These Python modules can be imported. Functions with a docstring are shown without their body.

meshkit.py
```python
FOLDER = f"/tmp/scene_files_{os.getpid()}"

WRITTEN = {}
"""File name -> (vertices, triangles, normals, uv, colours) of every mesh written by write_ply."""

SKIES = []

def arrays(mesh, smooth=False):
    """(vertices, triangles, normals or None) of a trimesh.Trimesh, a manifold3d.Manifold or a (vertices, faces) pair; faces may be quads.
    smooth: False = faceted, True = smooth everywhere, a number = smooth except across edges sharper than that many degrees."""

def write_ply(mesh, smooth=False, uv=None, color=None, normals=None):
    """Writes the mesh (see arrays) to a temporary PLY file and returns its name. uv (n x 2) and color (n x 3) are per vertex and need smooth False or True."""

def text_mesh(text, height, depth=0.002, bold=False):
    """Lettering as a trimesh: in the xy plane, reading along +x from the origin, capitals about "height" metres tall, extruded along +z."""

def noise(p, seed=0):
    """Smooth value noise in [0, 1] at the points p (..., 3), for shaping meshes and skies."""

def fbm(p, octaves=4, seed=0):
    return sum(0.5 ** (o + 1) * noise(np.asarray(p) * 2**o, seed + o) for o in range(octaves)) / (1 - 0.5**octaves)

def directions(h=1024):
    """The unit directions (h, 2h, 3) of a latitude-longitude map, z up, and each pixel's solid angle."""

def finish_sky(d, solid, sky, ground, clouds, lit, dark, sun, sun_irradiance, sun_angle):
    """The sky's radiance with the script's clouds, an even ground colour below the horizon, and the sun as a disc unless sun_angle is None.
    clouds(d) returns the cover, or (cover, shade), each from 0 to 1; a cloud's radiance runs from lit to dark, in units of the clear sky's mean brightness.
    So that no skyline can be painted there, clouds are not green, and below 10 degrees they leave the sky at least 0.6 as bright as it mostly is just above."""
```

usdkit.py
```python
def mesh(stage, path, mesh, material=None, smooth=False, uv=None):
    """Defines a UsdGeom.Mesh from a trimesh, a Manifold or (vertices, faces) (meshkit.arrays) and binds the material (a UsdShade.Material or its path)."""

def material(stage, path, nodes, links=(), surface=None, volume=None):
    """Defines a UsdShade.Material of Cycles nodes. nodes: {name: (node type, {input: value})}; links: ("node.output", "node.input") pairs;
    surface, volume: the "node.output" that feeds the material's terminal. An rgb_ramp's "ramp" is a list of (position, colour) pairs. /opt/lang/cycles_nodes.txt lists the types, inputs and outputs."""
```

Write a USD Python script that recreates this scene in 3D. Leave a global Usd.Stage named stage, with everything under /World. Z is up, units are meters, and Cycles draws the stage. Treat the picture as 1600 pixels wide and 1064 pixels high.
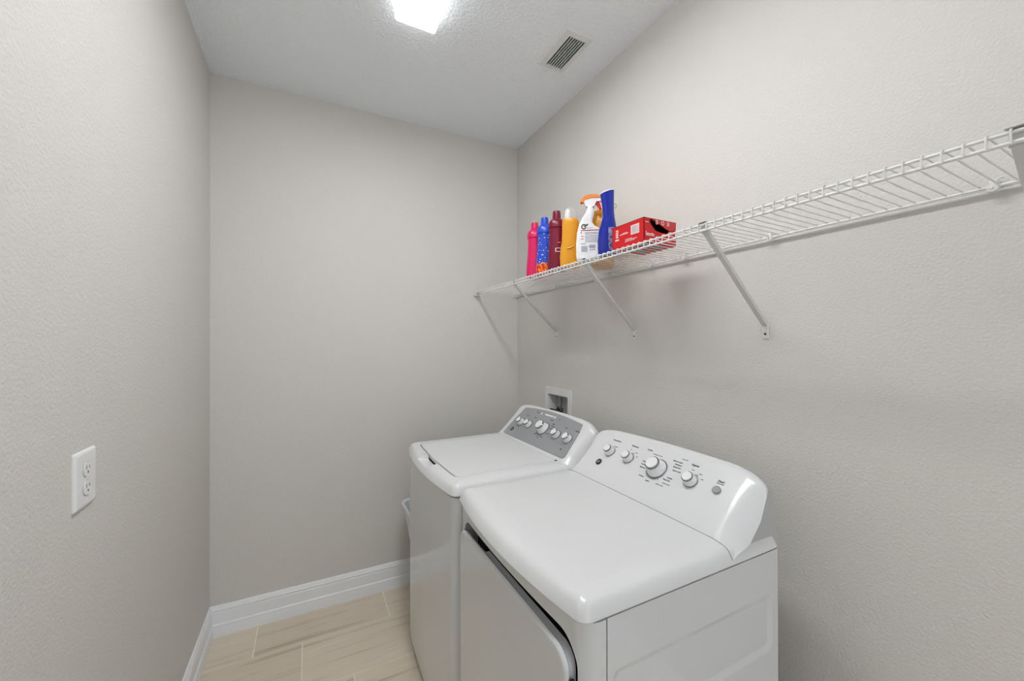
import math, random
import numpy as np, trimesh, manifold3d as m3
from shapely.geometry import Polygon, Point, box as sbox
from shapely import affinity
import usdkit, meshkit
from pxr import Usd, UsdGeom, UsdShade, Gf, Sdf

random.seed(7)
rng = np.random.default_rng(7)
stage = Usd.Stage.CreateInMemory()
UsdGeom.SetStageUpAxis(stage, 'Z')
UsdGeom.SetStageMetersPerUnit(stage, 1.0)
UsdGeom.Xform.Define(stage, '/World')
UsdGeom.Scope.Define(stage, '/World/Looks')

# ---------------------------------------------------------------- camera, light, exposure
CAM_Z = 1.4267
FPX, YAW, PITCH, ROLL = 617.13, 0.4742, 0.0042, -0.0017
EXPOSURE = 0.0
LAMP, LAMP_SIDE = 29.0, 3.4     # radiance of the ceiling fixture's bottom lens and of its sides
HALL = 0.45                          # daylight in the bright hall that the open end of the laundry gives on to
cam = UsdGeom.Camera.Define(stage, '/World/camera')
fw = np.array([math.sin(YAW) * math.cos(PITCH), math.cos(YAW) * math.cos(PITCH), math.sin(PITCH)])
rt = np.array([math.cos(YAW), -math.sin(YAW), 0.0])
up = np.cross(rt, fw)
r2 = math.cos(ROLL) * rt + math.sin(ROLL) * up
u2 = -math.sin(ROLL) * rt + math.cos(ROLL) * up
cam.AddTransformOp().Set(Gf.Matrix4d(*r2, 0, *u2, 0, *(-fw), 0, 0, 0, CAM_Z, 1))
cam.CreateHorizontalApertureAttr(36.0)
cam.CreateFocalLengthAttr(FPX / 1600 * 36.0)
cam.CreateFocusDistanceAttr(2.0)
cam.CreateFStopAttr(0.0)
cam.CreateExposureAttr(EXPOSURE)
cam.CreateClippingRangeAttr(Gf.Vec2f(0.02, 100))

from pxr import UsdLux
dome = UsdLux.DomeLight.Define(stage, '/World/daylight')
dome.CreateIntensityAttr(HALL)
dome.CreateColorAttr(Gf.Vec3f(0.94, 0.98, 1.04))

# room: left wall, right wall, back wall, wall behind the camera, ceiling height
XL, XR, YB, YF, H = -0.4292, 1.2607, 2.3751, -1.70, 2.74

# ---------------------------------------------------------------- helpers
def lin(*c):
    return tuple(((v / 255 / 12.92) if v / 255 <= 0.04045 else ((v / 255 + 0.055) / 1.055) ** 2.4) for v in c)

def look(name, nodes, links=(), surface='p.BSDF'):
    return usdkit.material(stage, '/World/Looks/' + name, nodes, links, surface=surface)

def plain(name, color, rough=0.5, **kw):
    return look(name, {'p': ('principled_bsdf', dict(base_color=color, roughness=rough, **kw))})

used = {}
def numbered(path):
    k = used.get(path, 0)
    used[path] = k + 1
    return path if k == 0 else '%s_%03d' % (path, k)

def keys(prim, label=None, cat=None, group=None, kind=None):
    for k, v in (('label', label), ('category', cat), ('group', group), ('kind', kind)):
        if v:
            prim.SetCustomDataByKey(k, v)
    return prim

def pathof(parent):
    return '/World' if parent is None else str(parent.GetPath())

def obj(name, mesh, mat, parent=None, smooth=30, **k):
    m = usdkit.mesh(stage, numbered(pathof(parent) + '/' + name), mesh, mat, smooth=smooth)
    return keys(m.GetPrim(), **k)

def thing(name, label, cat, loc=(0, 0, 0), rotz=0.0, **k):
    x = UsdGeom.Xform.Define(stage, numbered('/World/' + name))
    x.AddTranslateOp().Set(Gf.Vec3d(*map(float, loc)))
    if rotz:
        x.AddRotateZOp().Set(float(rotz))
    return keys(x.GetPrim(), label, cat, **k)

cat = trimesh.util.concatenate

def bx(x0, x1, y0, y1, z0, z1):
    m = trimesh.creation.box((x1 - x0, y1 - y0, z1 - z0))
    m.apply_translation(((x0 + x1) / 2, (y0 + y1) / 2, (z0 + z1) / 2))
    return m

def man(mesh):
    return m3.Manifold(m3.Mesh(np.asarray(mesh.vertices, np.float32), np.asarray(mesh.faces, np.uint32)))

def tri(m):
    t = m.to_mesh()
    return trimesh.Trimesh(t.vert_properties[:, :3], t.tri_verts, process=False)

def rbox(x0, x1, y0, y1, z0, z1, r=0.003, seg=12):
    s = m3.Manifold.sphere(r, seg)
    parts = [s.translate((x, y, z)) for x in (x0 + r, x1 - r) for y in (y0 + r, y1 - r) for z in (z0 + r, z1 - r)]
    return tri(m3.Manifold.batch_hull(parts))

def loft(rings, cap=True):
    rings = [np.asarray(r, float) for r in rings]
    n = len(rings[0])
    v = np.vstack(rings)
    f = []
    for k in range(len(rings) - 1):
        a, b = k * n, (k + 1) * n
        for i in range(n):
            j = (i + 1) % n
            f += [(a + i, a + j, b + j), (a + i, b + j, b + i)]
    if cap:
        v = np.vstack([v, rings[0].mean(0), rings[-1].mean(0)])
        c0, c1 = len(v) - 2, len(v) - 1
        b = (len(rings) - 1) * n
        for i in range(n):
            j = (i + 1) % n
            f += [(c0, j, i), (c1, b + i, b + j)]
    m = trimesh.Trimesh(v, f, process=False)
    if m.volume < 0:
        m.invert()
    return m

def rrect(x0, x1, y0, y1, r, n=8):
    """Rounded rectangle outline; r may be (corner x0y0, x1y0, x1y1, x0y1)."""
    r = (r,) * 4 if np.ndim(r) == 0 else r
    o = []
    for (cx, cy, a, q) in ((x0, y0, 180, 0), (x1, y0, 270, 1), (x1, y1, 0, 2), (x0, y1, 90, 3)):
        rr = r[q]
        ox, oy = cx + (rr if cx == x0 else -rr), cy + (rr if cy == y0 else -rr)
        for k in range(n + 1):
            t = math.radians(a + 90 * k / n)
            o.append((ox + rr * math.cos(t), oy + rr * math.sin(t)))
    return np.array(o)

def dense(poly, step=0, K=20):
    """Adds K points along each of the four straight sides of a rounded rectangle."""
    o, q = [], len(poly) // 4
    for i, (a, b) in enumerate(zip(poly, np.roll(poly, -1, 0))):
        k = K if i % q == q - 1 else 1
        o += [a + (b - a) * j / k for j in range(k)]
    return np.array(o)

def extrude(poly, depth):
    p = poly if isinstance(poly, Polygon) else Polygon(poly)
    return trimesh.creation.extrude_polygon(p, depth, engine='earcut')

def place(mesh, X, Y, Z, O):
    """Maps mesh axes x, y, z to the world vectors X, Y, Z at origin O."""
    T = np.eye(4)
    T[:3, 0], T[:3, 1], T[:3, 2], T[:3, 3] = X, Y, Z, O
    m = mesh.copy()
    m.apply_transform(T)
    if np.linalg.det(T[:3, :3]) < 0:
        m.invert()
    return m

def tube(pts, r, sides=8, caps=True):
    p = np.asarray(pts, float)
    t = np.gradient(p, axis=0)
    t /= np.linalg.norm(t, axis=1, keepdims=True)
    ref = np.array([0, 0, 1.0]) if abs(t[:, 2]).max() < 0.98 else np.array([0, 1.0, 0])
    if abs(t @ ref).max() > 0.98:
        ref = np.array([1.0, 0.2, 0.1])
    a = np.cross(t, ref)
    a /= np.linalg.norm(a, axis=1, keepdims=True)
    b = np.cross(t, a)
    ang = np.arange(sides) * 2 * np.pi / sides
    return loft([p[i] + r * (np.cos(ang)[:, None] * a[i] + np.sin(ang)[:, None] * b[i]) for i in range(len(p))], caps)

def lathe(profile, seg=32):
    """profile: (radius, height) pairs from bottom to top, closed on the axis."""
    ang = np.arange(seg) * 2 * np.pi / seg
    return loft([np.c_[max(r, 1e-5) * np.cos(ang), max(r, 1e-5) * np.sin(ang), np.full(seg, z)] for r, z in profile])

# ---------------------------------------------------------------- materials
def painted(name, color, scale, dist, strength, rough=0.65, thr=None):
    n = {'g': ('geometry', {}), 'n': ('noise_texture', dict(scale=scale, detail=2.0, roughness=0.5)),
         'b': ('bump', dict(strength=strength, distance=dist)),
         'p': ('principled_bsdf', dict(base_color=color, roughness=rough, specular_ior_level=0.3))}
    l = [('g.position', 'n.vector'), ('b.normal', 'p.normal')]
    if thr:
        n['r'] = ('map_range', dict(range_type='smoothstep', from_min=thr[0], from_max=thr[1], to_min=0.0, to_max=1.0, clamp=True))
        l += [('n.fac', 'r.value'), ('r.result', 'b.height')]
    else:
        l += [('n.fac', 'b.height')]
    return look(name, n, l)

M_wall = painted('wall_paint', (0.675, 0.655, 0.620), 150.0, 0.004, 0.42, 0.6)
M_ceil = painted('ceiling_paint', (0.865, 0.90, 0.93), 80.0, 0.005, 0.36, 0.8, (0.42, 0.64))
M_trim = plain('trim_paint', (0.88, 0.895, 0.92), 0.35)
M_enamel = plain('white_enamel', (0.66, 0.672, 0.68), 0.12, coat_weight=0.6, coat_roughness=0.03)
M_cover = plain('white_gloss_plastic', (0.70, 0.705, 0.71), 0.24, coat_weight=0.25, coat_roughness=0.1)
M_lid = plain('white_satin_lid', (0.70, 0.705, 0.71), 0.32)
M_panel = plain('grey_panel', lin(150, 151, 154), 0.35)
M_knob = plain('knob_white', (0.80, 0.81, 0.82), 0.22)
M_chrome = plain('chrome', (0.34, 0.345, 0.35), 0.12, metallic=1.0)
M_silver = plain('silver_plastic', (0.42, 0.43, 0.44), 0.3, metallic=0.6)
M_black = plain('black_plastic', (0.012, 0.012, 0.013), 0.35)
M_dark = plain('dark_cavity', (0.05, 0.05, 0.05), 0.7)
M_ink = plain('grey_ink', (0.11, 0.11, 0.12), 0.5)
M_softink = plain('light_ink', (0.33, 0.33, 0.34), 0.5)
M_button = plain('button_grey', lin(150, 151, 152), 0.35)
M_galv = plain('rear_sheet', (0.46, 0.465, 0.47), 0.35)
M_wire = plain('shelf_coating', (0.76, 0.755, 0.74), 0.4)
M_brace = plain('brace_coating', (0.64, 0.635, 0.62), 0.4)
M_plate = plain('outlet_plastic', (0.82, 0.825, 0.83), 0.3)
M_vent = plain('vent_enamel', (0.74, 0.745, 0.75), 0.4)
M_bin = plain('bin_plastic', (0.74, 0.755, 0.775), 0.35)
M_supply = plain('box_plastic', (0.74, 0.745, 0.74), 0.4)
M_rubber = plain('rubber', (0.03, 0.03, 0.03), 0.6)
M_grout = plain('grout', lin(242, 234, 220), 0.9)
M_lens_side = look('lamp_diffuser_side', {'e': ('emission', dict(color=(0.975, 0.99, 1.0), strength=LAMP_SIDE))}, surface='e.emission')
M_lens = look('lamp_diffuser', {'e': ('emission', dict(color=(0.975, 0.99, 1.0), strength=LAMP))}, surface='e.emission')

def tile_look(name, a, b, c):
    return look(name, {
        'g': ('geometry', {}), 'o': ('object_info', {}),
        'm': ('mapping', dict(mapping_type='point', scale=(1.6, 26.0, 1.0), rotation=(0, 0, 0.05))),
        'off': ('combine_xyz', {}), 'mul': ('math', dict(math_type='multiply', value2=37.0)),
        'add': ('mix', dict(mix_type='add', fac=1.0)),
        'n1': ('noise_texture', dict(scale=1.0, detail=5.0, roughness=0.6, distortion=0.35)),
        'r': ('rgb_ramp', dict(ramp=[(0.30, c), (0.45, a), (0.56, a), (0.70, b)])),
        'n2': ('noise_texture', dict(scale=2.5, detail=2.0)),
        'mx': ('mix', dict(mix_type='multiply', fac=0.25)),
        'p': ('principled_bsdf', dict(roughness=0.32, specular_ior_level=0.45))},
        [('g.position', 'm.vector'), ('o.random', 'mul.value1'), ('mul.value', 'off.x'), ('mul.value', 'off.y'),
         ('m.vector', 'add.color1'), ('off.vector', 'add.color2'), ('add.color', 'n1.vector'), ('n1.fac', 'r.fac'),
         ('g.position', 'n2.vector'), ('r.color', 'mx.color1'), ('n2.color', 'mx.color2'), ('r.color', 'p.base_color')])
M_tiles = [tile_look('wood_tile_%d' % k, lin(*a), lin(*b), lin(*c)) for k, (a, b, c) in enumerate([
    ((224, 211, 191), (230, 218, 200), (196, 181, 159)),
    ((220, 207, 187), (227, 215, 198), (190, 177, 156)),
    ((226, 213, 194), (232, 221, 204), (201, 187, 165))])]

# ---------------------------------------------------------------- the room
fl = thing('floor', 'floor of pale wood-look rectangular tiles with light grout', 'floor', kind='structure')
obj('grout_bed', bx(XL - 0.1, XR + 0.1, YF - 0.1, YB + 0.1, -0.06, -0.0012), M_grout, fl, smooth=False)
G = 0.0026
row, y1, k = 0, 2.1325 + 0.302, 0
while y1 > YF:
    y0 = y1 - 0.302
    xs = -0.2285 + 0.2 * row
    x0 = xs - 0.603 * math.ceil((xs - XL) / 0.603)
    while x0 < XR:
        a, b, c, d = max(x0 + G, XL), min(x0 + 0.603 - G, XR), max(y0 + G * 0.6, YF), min(y1 - G * 0.6, YB)
        if b - a > 0.004 and d - c > 0.004:
            e = 0.0008
            t = loft([[(a, c, -0.012), (b, c, -0.012), (b, d, -0.012), (a, d, -0.012)], [(a, c, -e), (b, c, -e), (b, d, -e), (a, d, -e)],
                      [(a + e, c + e, 0), (b - e, c + e, 0), (b - e, d - e, 0), (a + e, d - e, 0)]])
            obj('tile', t, M_tiles[k % 3], fl, smooth=False)
            k += 1
        x0 += 0.603
    row, y1 = row + 1, y0

T = 0.12
obj('wall_left', bx(XL - T, XL, YF - T, YB + T, 0, H), M_wall, smooth=False, kind='structure', label='greige textured wall with the white power outlet', cat='wall')
obj('wall_back', bx(XL, XR, YB, YB + T, 0, H), M_wall, smooth=False, kind='structure', label='plain greige end wall beyond the washer', cat='wall')
BY0, BY1, BZ0, BZ1 = 1.782, 1.979, 0.965, 1.124       # opening of the supply box
hole = man(bx(XR - 0.05, XR + T - 0.012, BY0 - 0.004, BY1 + 0.004, BZ0 - 0.004, BZ1 + 0.004))
wr = tri(man(bx(XR, XR + T, YF - T, YB + T, 0, H)) - hole)
obj('wall_right', wr, M_wall, smooth=False, kind='structure', label='greige textured wall that carries the wire shelf', cat='wall')
obj('ceiling', bx(XL - T, XR + T, YF - T, YB + T, H, H + 0.1), M_ceil, smooth=False, kind='structure', label='white knockdown-textured ceiling with lamp and vent', cat='ceiling')

# baseboards: (projection from wall, height) profile swept along each wall
BP = [(0, 0), (0.0175, 0), (0.0175, 0.044), (0.0165, 0.048), (0.0175, 0.052), (0.0165, 0.058), (0.0125, 0.063), (0.0125, 0.114),
      (0.0105, 0.1165), (0.0105, 0.119), (0.0125, 0.121), (0.0125, 0.128), (0.0095, 0.1325), (0.0095, 0.135), (0.008, 0.138), (0.006, 0.1445), (0.0045, 0.146), (0, 0.146)]
def baseboard(name, A, B, N, label):
    """from A to B on the floor, N points into the room; ends mitred"""
    A, B, N = np.array(A, float), np.array(B, float), np.array(N, float)
    D = (B - A) / np.linalg.norm(B - A)
    ring = lambda O, s: [(*(O + N * p + D * s * p), z) for p, z in BP]
    r0, r1 = np.array(ring(A, 1)), np.array(ring(B, -1))
    n = len(BP)
    f = []
    for i in range(n):
        j = (i + 1) % n
        f += [(i, j, n + j), (i, n + j, n + i)]
    m = trimesh.Trimesh(np.vstack([r0, r1]), f, process=False)
    if (m.face_normals[0] @ np.array([0, 0, -1.0])) < 0:
        m.invert()
    obj(name, m, M_trim, smooth=15, kind='structure', label=label, cat='baseboard')
baseboard('baseboard_left', (XL, YF), (XL, YB), (1, 0), 'white moulded baseboard under the wall with the outlet')
baseboard('baseboard_back', (XL, YB), (XR, YB), (0, -1), 'white moulded baseboard along the end wall')
baseboard('baseboard_right', (XR, YB), (XR, YF), (-1, 0), 'white moulded baseboard behind washer and dryer')

# ---------------------------------------------------------------- washer and dryer
def shell_ring(x0, x1, y0, y1, inset, r, bow, z, step=0.03):
    p = dense(rrect(x0 + inset, x1 - inset, y0 + inset, y1 - inset, max(r - inset * 0.5, 0.004), 8), step)
    yc, hw = (y0 + y1) / 2, (y1 - y0) / 2
    w = np.clip((x1 - p[:, 0]) / (x1 - x0), 0, 1) ** 3
    p[:, 0] -= bow * w * (1 - np.clip((p[:, 1] - yc) / hw, -1, 1) ** 2)
    return np.c_[p, np.full(len(p), z)]

TT = np.array([0.142, 0.133]) / math.hypot(0.142, 0.133)       # console face: up the slope (x, z)
NN = np.array([-TT[1], TT[0]])                                 # and out of it

class Face:
    """The sloped control face of a machine: s up the slope, y along the machine, h out of the face."""
    def __init__(self, bx0, bz0):
        self.b = np.array([bx0, bz0])
    def p(self, s, y, h=0.0):
        q = self.b + TT * s + NN * h
        return np.array([q[0], y, q[1]])
    def put(self, mesh, s, y, h=0.0):
        """mesh axes: x to the reader's right (-y), y up the slope, z out"""
        return place(mesh, (0, -1, 0), (TT[0], 0, TT[1]), (NN[0], 0, NN[1]), self.p(s, y, h))

def top_cover(x0, x1, y0, y1, bow):
    prof = [(0.009, 0.9045), (0.0015, 0.9055), (0.0, 0.9085), (0.0015, 0.9140), (0.0050, 0.9225), (0.0085, 0.9295), (0.0120, 0.9345), (0.0165, 0.9382),
            (0.0225, 0.9410), (0.031, 0.9434), (0.042, 0.9450), (0.050, 0.9460), (0.0545, 0.9465), (0.0560, 0.9460), (0.058, 0.9467), (0.07, 0.947)]
    rings = [shell_ring(x0, x1, y0, y1, i, 0.023, bow * (1 - 0.8 * min(i, 0.06) / 0.06), z) for i, z in prof]
    return loft(rings)

def console(face, yc, hw):
    S = 30
    ys = np.concatenate([np.linspace(-1, -0.84, 12), np.linspace(-0.82, 0.82, 21), np.linspace(0.84, 1, 12)])
    rings = []
    for u in ys:
        dy = abs(u) * hw
        st = 0.2300 - 0.0065 * (dy / 0.255) ** 2
        v = np.clip((dy - 0.222) / (hw - 0.222), 0, 1)
        st -= 0.055 * (1 - math.sqrt(max(0, 1 - v * v)))
        d = np.clip((dy - (hw - 0.05)) / 0.05, 0, 1) ** 1.7
        low = -0.03 * d                                  # the foot runs down over the cover's rolled edge
        s = np.linspace(low if d > 0 else -0.004, st, S)
        D = np.interp(s, [-0.03, 0, 0.04, 0.105, 0.172, 0.23], [0.02, 0.03, 0.051, 0.048, 0.02, 0.014])
        w = np.clip((s - (st - 0.022)) / 0.022, 0, 1)
        rnd = 0.022 * (1 - np.sqrt(1 - w * w * 0.999))
        front = d * D + rnd * (1 - d)
        back = D * d + 0.055 * (1 - d)
        y = yc + u * hw
        rings.append([face.p(a, y, -b) for a, b in zip(s, front)] + [face.p(a, y, -b) for a, b in zip(s[::-1], back[::-1])])
    return loft(rings, False)       # both ends close on themselves

def rear_sheet(face, y0, y1, xr):
    q = [face.p(s, 0, -h)[[0, 2]] for s, h in ((-0.02, 0.0165), (0.0, 0.0265), (0.04, 0.0455), (0.105, 0.043), (0.15, 0.027), (0.172, 0.021), (0.182, 0.022))]
    q += [np.array([xr - 0.027, 1.038]), np.array([xr, 0.9115]), np.array([q[0][0] + 0.02, 0.9115])]
    m = extrude(np.array(q), y1 - y0)
    return place(m, (1, 0, 0), (0, 0, 1), (0, 1, 0), (0, y0, 0))

def knob(par, face, s, y, rc, rb, h, mark=0.6, label=None, big=False):
    """base ring, flared white body with a chrome collar near the top, domed cap and a pointer line"""
    body = lathe([(0, 0), (rb * 0.96, 0), (rb, 0.0015), (rb, 0.004), (rb * 0.97, 0.0065), (rb * 0.90, 0.010), (rc * 1.08, h * 0.72), (rc * 1.04, h * 0.86), (0, h * 0.86)], 40)
    k = obj('knob', face.put(body, s, y), M_knob, par)
    obj('knob_collar', face.put(lathe([(0, h * 0.74), (rc * 1.12, h * 0.74), (rc * 1.17, h * 0.79), (rc * 1.17, h * 0.86), (rc * 1.06, h * 0.91), (0, h * 0.91)], 40), s, y), M_chrome, k, label='chrome collar')
    obj('knob_cap', face.put(lathe([(0, h * 0.86), (rc * 0.985, h * 0.86), (rc, h * 0.92), (rc * 0.96, h * 0.975), (rc * 0.86, h), (rc * 0.8, h * 0.985), (0, h * 0.98)], 40), s, y), M_knob, k)
    pm = extrude(sbox(-0.0016, rc * 0.92, 0.0016, rc * 1.2), 0.0016)
    pm.apply_transform(trimesh.transformations.rotation_matrix(mark, [0, 0, 1]))
    obj('knob_pointer', face.put(pm, s, y, h * 0.905), M_knob, k)
    obj('knob_ring', face.put(cat([trimesh.creation.annulus(rb * 1.0, rb * 1.08, 0.0040, sections=40)]), s, y, 0.0006), M_chrome, par)
    return k

def badge(par, face, s, y, r):
    b = obj('badge', face.put(lathe([(0, 0), (r, 0), (r, 0.0025), (r * 0.93, 0.0032), (0, 0.0032)], 32), s, y), M_black, par, label='round black badge with silver monogram ring')
    ring = [trimesh.creation.annulus(r * 1.0, r * 1.16, 0.003, sections=36)]
    obj('badge_rim', face.put(cat(ring), s, y), M_chrome, b)
    a = np.linspace(0, 2 * np.pi, 30)
    curl = np.c_[r * 0.52 * np.cos(a), r * 0.52 * np.sin(a), 0.0034 + 0 * a]
    curl2 = np.c_[r * 0.22 * np.cos(a) - r * 0.16, r * 0.26 * np.sin(a), 0.0034 + 0 * a]
    curl3 = np.c_[r * 0.18 * np.cos(a) + r * 0.2, r * 0.26 * np.sin(a), 0.0034 + 0 * a]
    obj('badge_monogram', face.put(cat([tube(curl, r * 0.07, 5), tube(curl2, r * 0.06, 5), tube(curl3, r * 0.06, 5)]), s, y), M_silver, b)

def words(face, items, mats, par, name='lettering'):
    """items: (text, height, s, y of the centre, which ink)"""
    for ink in sorted({i[4] for i in items}):
        ms = []
        for text, h, s, y, q in items:
            if q != ink:
                continue
            m = meshkit.text_mesh(text, h, 0.0004, bold=True)
            m.apply_translation(-np.array([m.bounds[:, 0].mean(), m.bounds[:, 1].mean(), 0]))
            ms.append(face.put(m, s, y, 0.0003))
        obj(name, cat(ms), mats[ink], par, smooth=False, kind='stuff')

def dial_words(face, s0, y0, r, texts, h, ink):
    """small captions in two columns beside a dial, as on the photograph"""
    out = []
    for t, ds, dy in texts:
        out.append((t, h, s0 + ds, y0 + dy, ink))
    return out

def ticks(face, s0, y0, r0, r1, n, a0, a1, par, mat, name='dial_scale'):
    ms = []
    for k in range(n):
        a = a0 + (a1 - a0) * k / (n - 1)
        m = extrude(sbox(-0.0009, r0, 0.0009, r1), 0.0004)
        m.apply_transform(trimesh.transformations.rotation_matrix(a, [0, 0, 1]))
        ms.append(m)
    obj(name, face.put(cat(ms), s0, y0, 0.0003), mat, par, smooth=False, kind='stuff')

# ---- dryer
DY0, DY1, DXF, DXB = 0.585, 1.259, 0.450, 1.057
DC = (DY0 + DY1) / 2
dr = thing('clothes_dryer', 'white clothes dryer with an all-white control console and front door', 'dryer')
# side and back panels behind the front frame; embossed band on the near side
cab = man(bx(0.5030, DXB, DY0 + 0.001, DY1 - 0.001, 0.022, 0.9022))
def emboss(y, sgn):
    a, b = rrect(0.515, 1.034, 0.655, 0.798, 0.022, 6), rrect(0.529, 1.020, 0.669, 0.784, 0.012, 6)
    f = lambda p, yy: np.c_[p[:, 0], np.full(len(p), yy), p[:, 1]]
    return loft([f(a, y - sgn * 0.003), f(a, y), f(b, y + sgn * 0.0060)])
def emboss2(y, sgn):
    a, b = rrect(0.515, 1.034, 0.24, 0.383, 0.022, 6), rrect(0.529, 1.020, 0.254, 0.369, 0.012, 6)
    f = lambda p, yy: np.c_[p[:, 0], np.full(len(p), yy), p[:, 1]]
    return loft([f(a, y - sgn * 0.003), f(a, y), f(b, y + sgn * 0.0060)])
cab = cab - man(emboss(DY0 + 0.001, 1)) - man(emboss2(DY0 + 0.001, 1)) - man(emboss(DY1 - 0.001, -1))
obj('cabinet', tri(cab), M_enamel, dr, smooth=12)
# front frame wraps round the corners to the seam; its front bows slightly and has the door recess cut in
fr_rings = [shell_ring(DXF, 0.5000 + 0.06, DY0, DY1, i, 0.036, 0.012, z, 0.04) for i, z in ((0.002, 0.022), (0, 0.026), (0, 0.9022))]
fr = man(loft(fr_rings)) - man(bx(0.4995, 0.7, 0, 2, 0, 1))
DOY0, DOY1, DOZ0, DOZ1 = 0.618, 1.204, 0.22, 0.838
rec = rrect(DOY0 - 0.009, DOY1 + 0.006, DOZ0 - 0.006, DOZ1 + 0.0235, 0.055, 10)
rec_m = place(extrude(rec, 0.115), (0, 1, 0), (0, 0, 1), (1, 0, 0), (0.38, 0, 0))
fr = fr - man(rec_m)
obj('front_frame', tri(fr), M_enamel, dr)
obj('door_cavity', bx(0.4945, 0.4985, DOY0 - 0.012, DOY1 + 0.012, DOZ0 - 0.01, DOZ1 + 0.03), M_dark, dr)
# door: slab with rounded corners, rolled bright rim, finger pocket at the far end of its top
dl = []
for i, x in ((0.004, 0.4560), (0.0040, 0.4470), (0.0014, 0.4385), (0.0, 0.4365), (0.0003, 0.4340), (0.0030, 0.4300), (0.0050, 0.4287), (0.0085, 0.4282), (0.02, 0.4281)):
    p = dense(rrect(DOY0 + i, DOY1 - i, DOZ0 + i, DOZ1 - i, max(0.040 - i, 0.006), 8), 0.05)
    dl.append(np.c_[np.full(len(p), x), p])
door = man(loft(dl)) - man(rbox(0.4425, 0.470, 1.030, 1.172, 0.79, 0.86, 0.004))
dd = obj('door', tri(door), M_enamel, dr)
obj('door_pocket', bx(0.4427, 0.4555, 1.031, 1.171, 0.788, 0.7905), M_dark, dd)
obj('hinge', rbox(0.436, 0.446, DOY0 - 0.0065, DOY0 - 0.001, 0.745, 0.790, 0.002, 8), M_black, dr)
obj('hinge', rbox(0.436, 0.446, DOY0 - 0.0065, DOY0 - 0.001, 0.300, 0.345, 0.002, 8), M_black, dr)
obj('top_cover', top_cover(0.444, 1.068, DY0 - 0.001, DY1 + 0.001, 0.030), M_cover, dr)
for (x, y) in ((0.52, DY0 + 0.07), (0.52, DY1 - 0.07), (1.0, DY0 + 0.07), (1.0, DY1 - 0.07)):
    m = lathe([(0, 0), (0.022, 0), (0.024, 0.006), (0.012, 0.012), (0.012, 0.03), (0, 0.03)], 20)
    m.apply_translation((x, y, 0))
    obj('foot', m, M_rubber, dr)
DF = Face(0.878, 0.947)
obj('console', console(DF, DC, 0.3355), M_cover, dr, smooth=40)
obj('rear_panel', rear_sheet(DF, DY0 + 0.010, DY1 - 0.010, 1.077), M_galv, dr, smooth=20, label='grey sheet-metal back of the console')
roll = [(0.0006, 0.9185), (0.0042, 0.9228), (0.0078, 0.9300), (0.0113, 0.9352), (0.0160, 0.9389), (0.0222, 0.9417), (0.031, 0.9441), (0.042, 0.9457), (0.055, 0.9472)]
seam = [(0.8768, DY0 - 0.0012 + i, z) for i, z in roll] + [(0.8775, DC, 0.9476)] + [(0.8768, DY1 + 0.0012 - i, z) for i, z in roll[::-1]]
obj('console_seam', tube(seam, 0.0009, 6), M_softink, dr)
knob(dr, DF, 0.122, 1.108, 0.0135, 0.0185, 0.026, 0.5)
knob(dr, DF, 0.122, 1.017, 0.0135, 0.0185, 0.026, 0.3)
knob(dr, DF, 0.121, 0.893, 0.0200, 0.0320, 0.036, 0.9, big=True)
knob(dr, DF, 0.121, 0.770, 0.0145, 0.0195, 0.027, 0.4)
badge(dr, DF, 0.070, 1.126, 0.011)
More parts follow.
